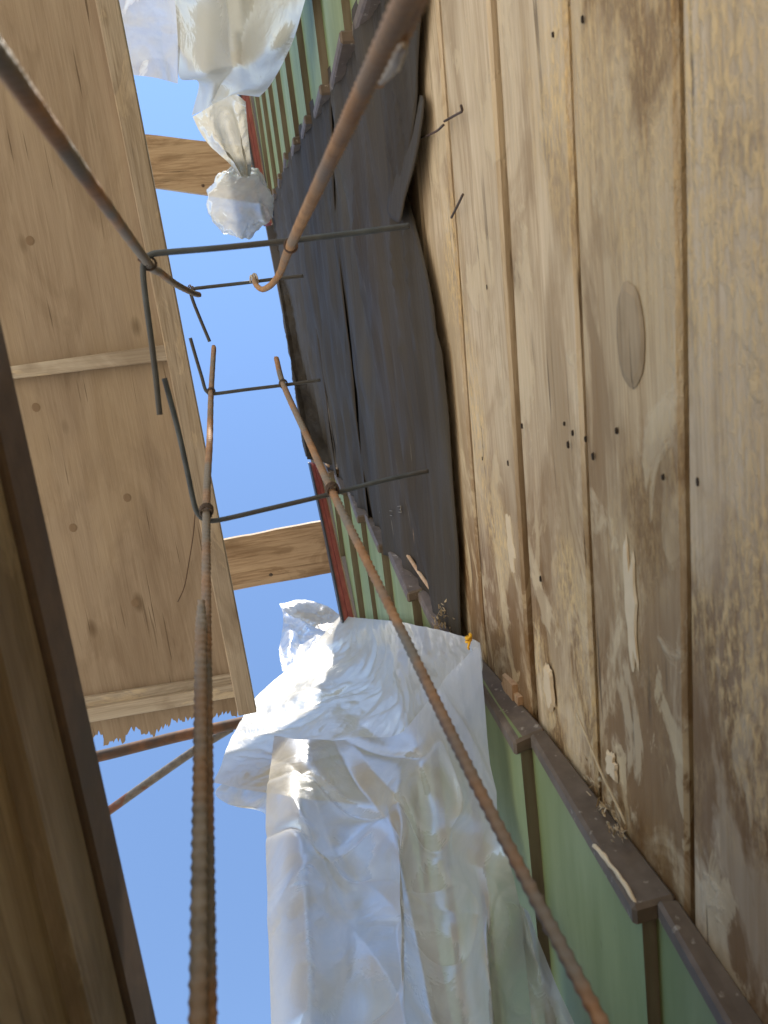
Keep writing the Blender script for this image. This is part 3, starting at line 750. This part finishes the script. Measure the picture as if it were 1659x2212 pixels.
rows = [Yr([(592,1588),(650,1596),(760,1592),(855,1588),(905,1540),(972,1455)], [1.08,1.04,1.05,1.04,.96,.80])+[(1036,1391,dict(X=.366))],
        Yr([(578,1690),(650,1690),(760,1690),(860,1690),(925,1700),(1000,1710)], [1.07,1.01,1.05,1.02,1.05,.98])+[(1068,1720,dict(X=.366))],
        Yr([(573,1800),(650,1800),(760,1800),(860,1800),(935,1805),(1015,1810)], [1.07,1.01,1.06,1.01,1.06,.98])+[(1090,1815,dict(X=.366))],
        Yr([(577,1950),(655,1950),(760,1950),(865,1950),(950,1950),(1040,1950)], [1.08,1.02,1.06,1.02,1.06,.98])+[(1122,1950,dict(X=.366))],
        Yr([(580,2080),(660,2080),(765,2080),(870,2080),(965,2080),(1060,2080)], [1.09,1.03,1.06,1.03,1.07,.99])+[(1148,2080,dict(X=.366))],
        Yr([(585,2240),(665,2240),(770,2240),(880,2240),(985,2240),(1080,2240)], [1.10,1.04,1.07,1.04,1.08,1.0])+[(1170,2240,dict(X=.366))],
        Yr([(595,2600),(690,2600),(800,2600),(920,2600),(1040,2600),(1150,2600)], [1.12,1.06,1.08,1.06,1.1,1.05])+[(1235,2600,dict(X=.366))]]
patch('hanging_fold', rows, M['film'], low, 170, 240, .036, 8, 7.0, (1,1,.6), .5, 1)
rows = [Yr([(575,1640),(590,1640),(610,1640)], [1.22,1.2,1.2]), Yr([(470,1700),(530,1705),(600,1700)], [1.21,1.2,1.16]),
        Yr([(490,1735),(540,1738),(600,1745)], [1.21,1.2,1.17]), Yr([(560,1752),(575,1760),(600,1775)], [1.21,1.2,1.18])]
patch('loose_corner', rows, M['filmclear'], low, 40, 40, .012, 4, 12, (1,1,1), .5, 0, True)
rows = [Yr([(604,1304),(622,1301),(650,1297),(700,1308),(737,1330)], [1.35]*5), Yr([(612,1330),(635,1335),(660,1338),(695,1342),(726,1348)], [1.33,1.36,1.31,1.36,1.33]),
        Yr([(608,1372),(630,1375),(655,1378),(680,1378),(706,1372)], [1.34,1.30,1.36,1.31,1.33]), Yr([(603,1405),(618,1420),(636,1425),(655,1418),(672,1402)], [1.34,1.33,1.32,1.31,1.3]),
        Yr([(610,1450),(617,1452),(626,1448),(636,1438),(646,1424)], [1.31]*5)]
patch('loose_flap', rows, M['filmclear'], low, 60, 60, .018, 6, 13, (1,1,1), .5, 0, True)
rows = [Yr([(606,1305),(650,1296),(700,1307),(740,1332)], [1.325,1.32,1.32,1.31]), Yr([(622,1326),(655,1330),(695,1338),(732,1350)], [1.32,1.30,1.31,1.30]), Yr([(650,1335),(670,1350),(700,1362),(715,1370)], [1.31,1.31,1.30,1.30])]
patch('gathered_hem', rows, M['filmcrest'], low, 50, 24, .02, 9, 17)
rows = [Yr([(1120,1950),(1130,1960),(1142,1970)], [1.02,1.03,1.03]), Yr([(1135,2080),(1160,2075),(1185,2085)], [1.08,1.1,1.08]), Yr([(1150,2220),(1200,2220),(1246,2220)], [1.12,1.12,1.1]), Yr([(1180,2500),(1290,2500),(1390,2500)], [1.2,1.2,1.2])]
patch('trailing_fold', rows, M['film'], low, 24, 40, .01, 3, 9)
tube('tie_cord', [P(x,y,X=.35) for x,y in [(737,1326),(742,1338),(736,1352),(728,1358)]], .003, M['stirrup'], low, 6, .01)

clip = P(1012,1380,X=.362)
cl = thing('cord_clip', 'small yellow clip at the upper right corner of the lower plastic sheet', 'clip', tuple(clip))
ring('loop', clip, (0,1,.2), .006, .003, M['yellow'], cl, 2, .7)
tube('tail', [clip+Vector((0,.004,-.006)), clip+Vector((-.006,.012,-.012)), clip+Vector((-.004,.016,-.010))], .0024, M['yellow'], cl, 6, .004)

up = thing('plastic_sheet', 'milky plastic sheet drawn into a twisted tail with a puffed end, beside the deck edge', 'plastic sheet', (.1, -.9, 2.5))
def Zr(pts, zs): return [(x, y, dict(Z=v)) for (x, y), v in zip(pts, zs)]
rows = [Zr([(360,-320),(440,-320),(520,-320),(620,-320),(715,-320)], [2.35,2.25,2.3,2.2,2.1]),
        Zr([(372,-60),(440,-60),(520,-60),(600,-60),(672,-60)], [2.5,2.4,2.45,2.35,2.25]),
        Zr([(380,20),(445,20),(520,20),(595,20),(654,20)], [2.55,2.48,2.5,2.4,2.3]),
        Zr([(384,90),(445,95),(515,100),(580,100),(634,85)], [2.6,2.55,2.58,2.45,2.4]),
        Zr([(388,168),(440,160),(505,150),(560,150),(606,146)], [2.7,2.6,2.62,2.55,2.5]),
        Zr([(428,178),(455,185),(500,185),(545,185),(580,188)], [2.78,2.7,2.7,2.62,2.6]),
        Zr([(414,250),(445,235),(482,215),(510,205),(560,209)], [2.9,2.8,2.76,2.72,2.66])]
patch('hanging_fold', rows, M['filmtop'], up, 110, 140, .024, 12, 5.0, (1,1,1), .4, .7)
rows = [Zr([(250,-320),(310,-320),(385,-320)], [2.6,2.55,2.5]), Zr([(255,-40),(310,-40),(386,-40)], [2.6,2.55,2.55]), Zr([(262,60),(325,60),(390,60)], [2.62,2.6,2.6]),
        Zr([(275,125),(335,120),(388,130)], [2.64,2.6,2.62]), Zr([(285,162),(335,168),(384,181)], [2.66,2.62,2.66])]
patch('clear_fold', rows, M['filmgrey'], up, 60, 90, .022, 15, 8, (1,1,1), .5, 0, True)
rows = [Zr([(416,252),(445,235),(482,214),(508,204),(531,220)], [2.92,2.86,2.82,2.78,2.82]), Zr([(432,288),(460,275),(488,262),(512,258),(534,264)], [2.94,2.9,2.95,2.88,2.9]),
        Zr([(458,322),(480,315),(502,310),(520,310),(539,312)], [2.97,2.92,2.98,2.93,2.96]), Zr([(494,354),(507,352),(519,350),(531,352),(544,354)], [3,2.97,3,2.97,3]),
        Zr([(516,380),(522,381),(529,382),(535,382),(542,381)], [3.02,3,3.02,3,3.02])]
patch('twisted_tail', rows, M['filmcrest'], up, 70, 80, .020, 18, 15, (1.2,.4,1), .5, 0, True)
# puffed end: a crumpled bag
pc = P(519,440,Z=3.05); nu, nv = 96, 64; vs, fs = [], []
ax1 = (P(519,510,Z=3.05)-P(519,440,Z=3.05)); ax2 = (P(586,430,Z=3.05)-P(519,430,Z=3.05)); ax3 = Vector((0,0,.055))
for j in range(nv+1):
    th = math.pi*j/nv
    for i in range(nu):
        ph = 2*math.pi*i/nu
        d = -ax1*math.cos(th)*.98+(ax2*math.cos(ph)+ax3*math.sin(ph))*math.sin(th)**.75
        q = d*26; dd, _ = noise.voronoi(q+Vector((3,3,3)))
        rq = d*9+Vector((ph*0, 3, 1)); s = 1.0; am = .20
        for o_ in range(4):
            s += am*(.45-abs(noise.noise(rq))*1.8); rq = rq*2.1+Vector((1.3,4.1,2.2)); am *= .5
        s += .06*math.cos(9*ph+2*noise.noise(d*8))*max(0,math.cos(th))**2
        vs.append(pc+d*s)
for j in range(nv):
    for i in range(nu):
        a = j*nu+i; b = j*nu+(i+1)%nu; fs.append((a, b, b+nu, a+nu))
mesh('puffed_end', vs, fs, m_film('thin film bag', .5, .5, (.58,.565,.51)), up, smooth=True)
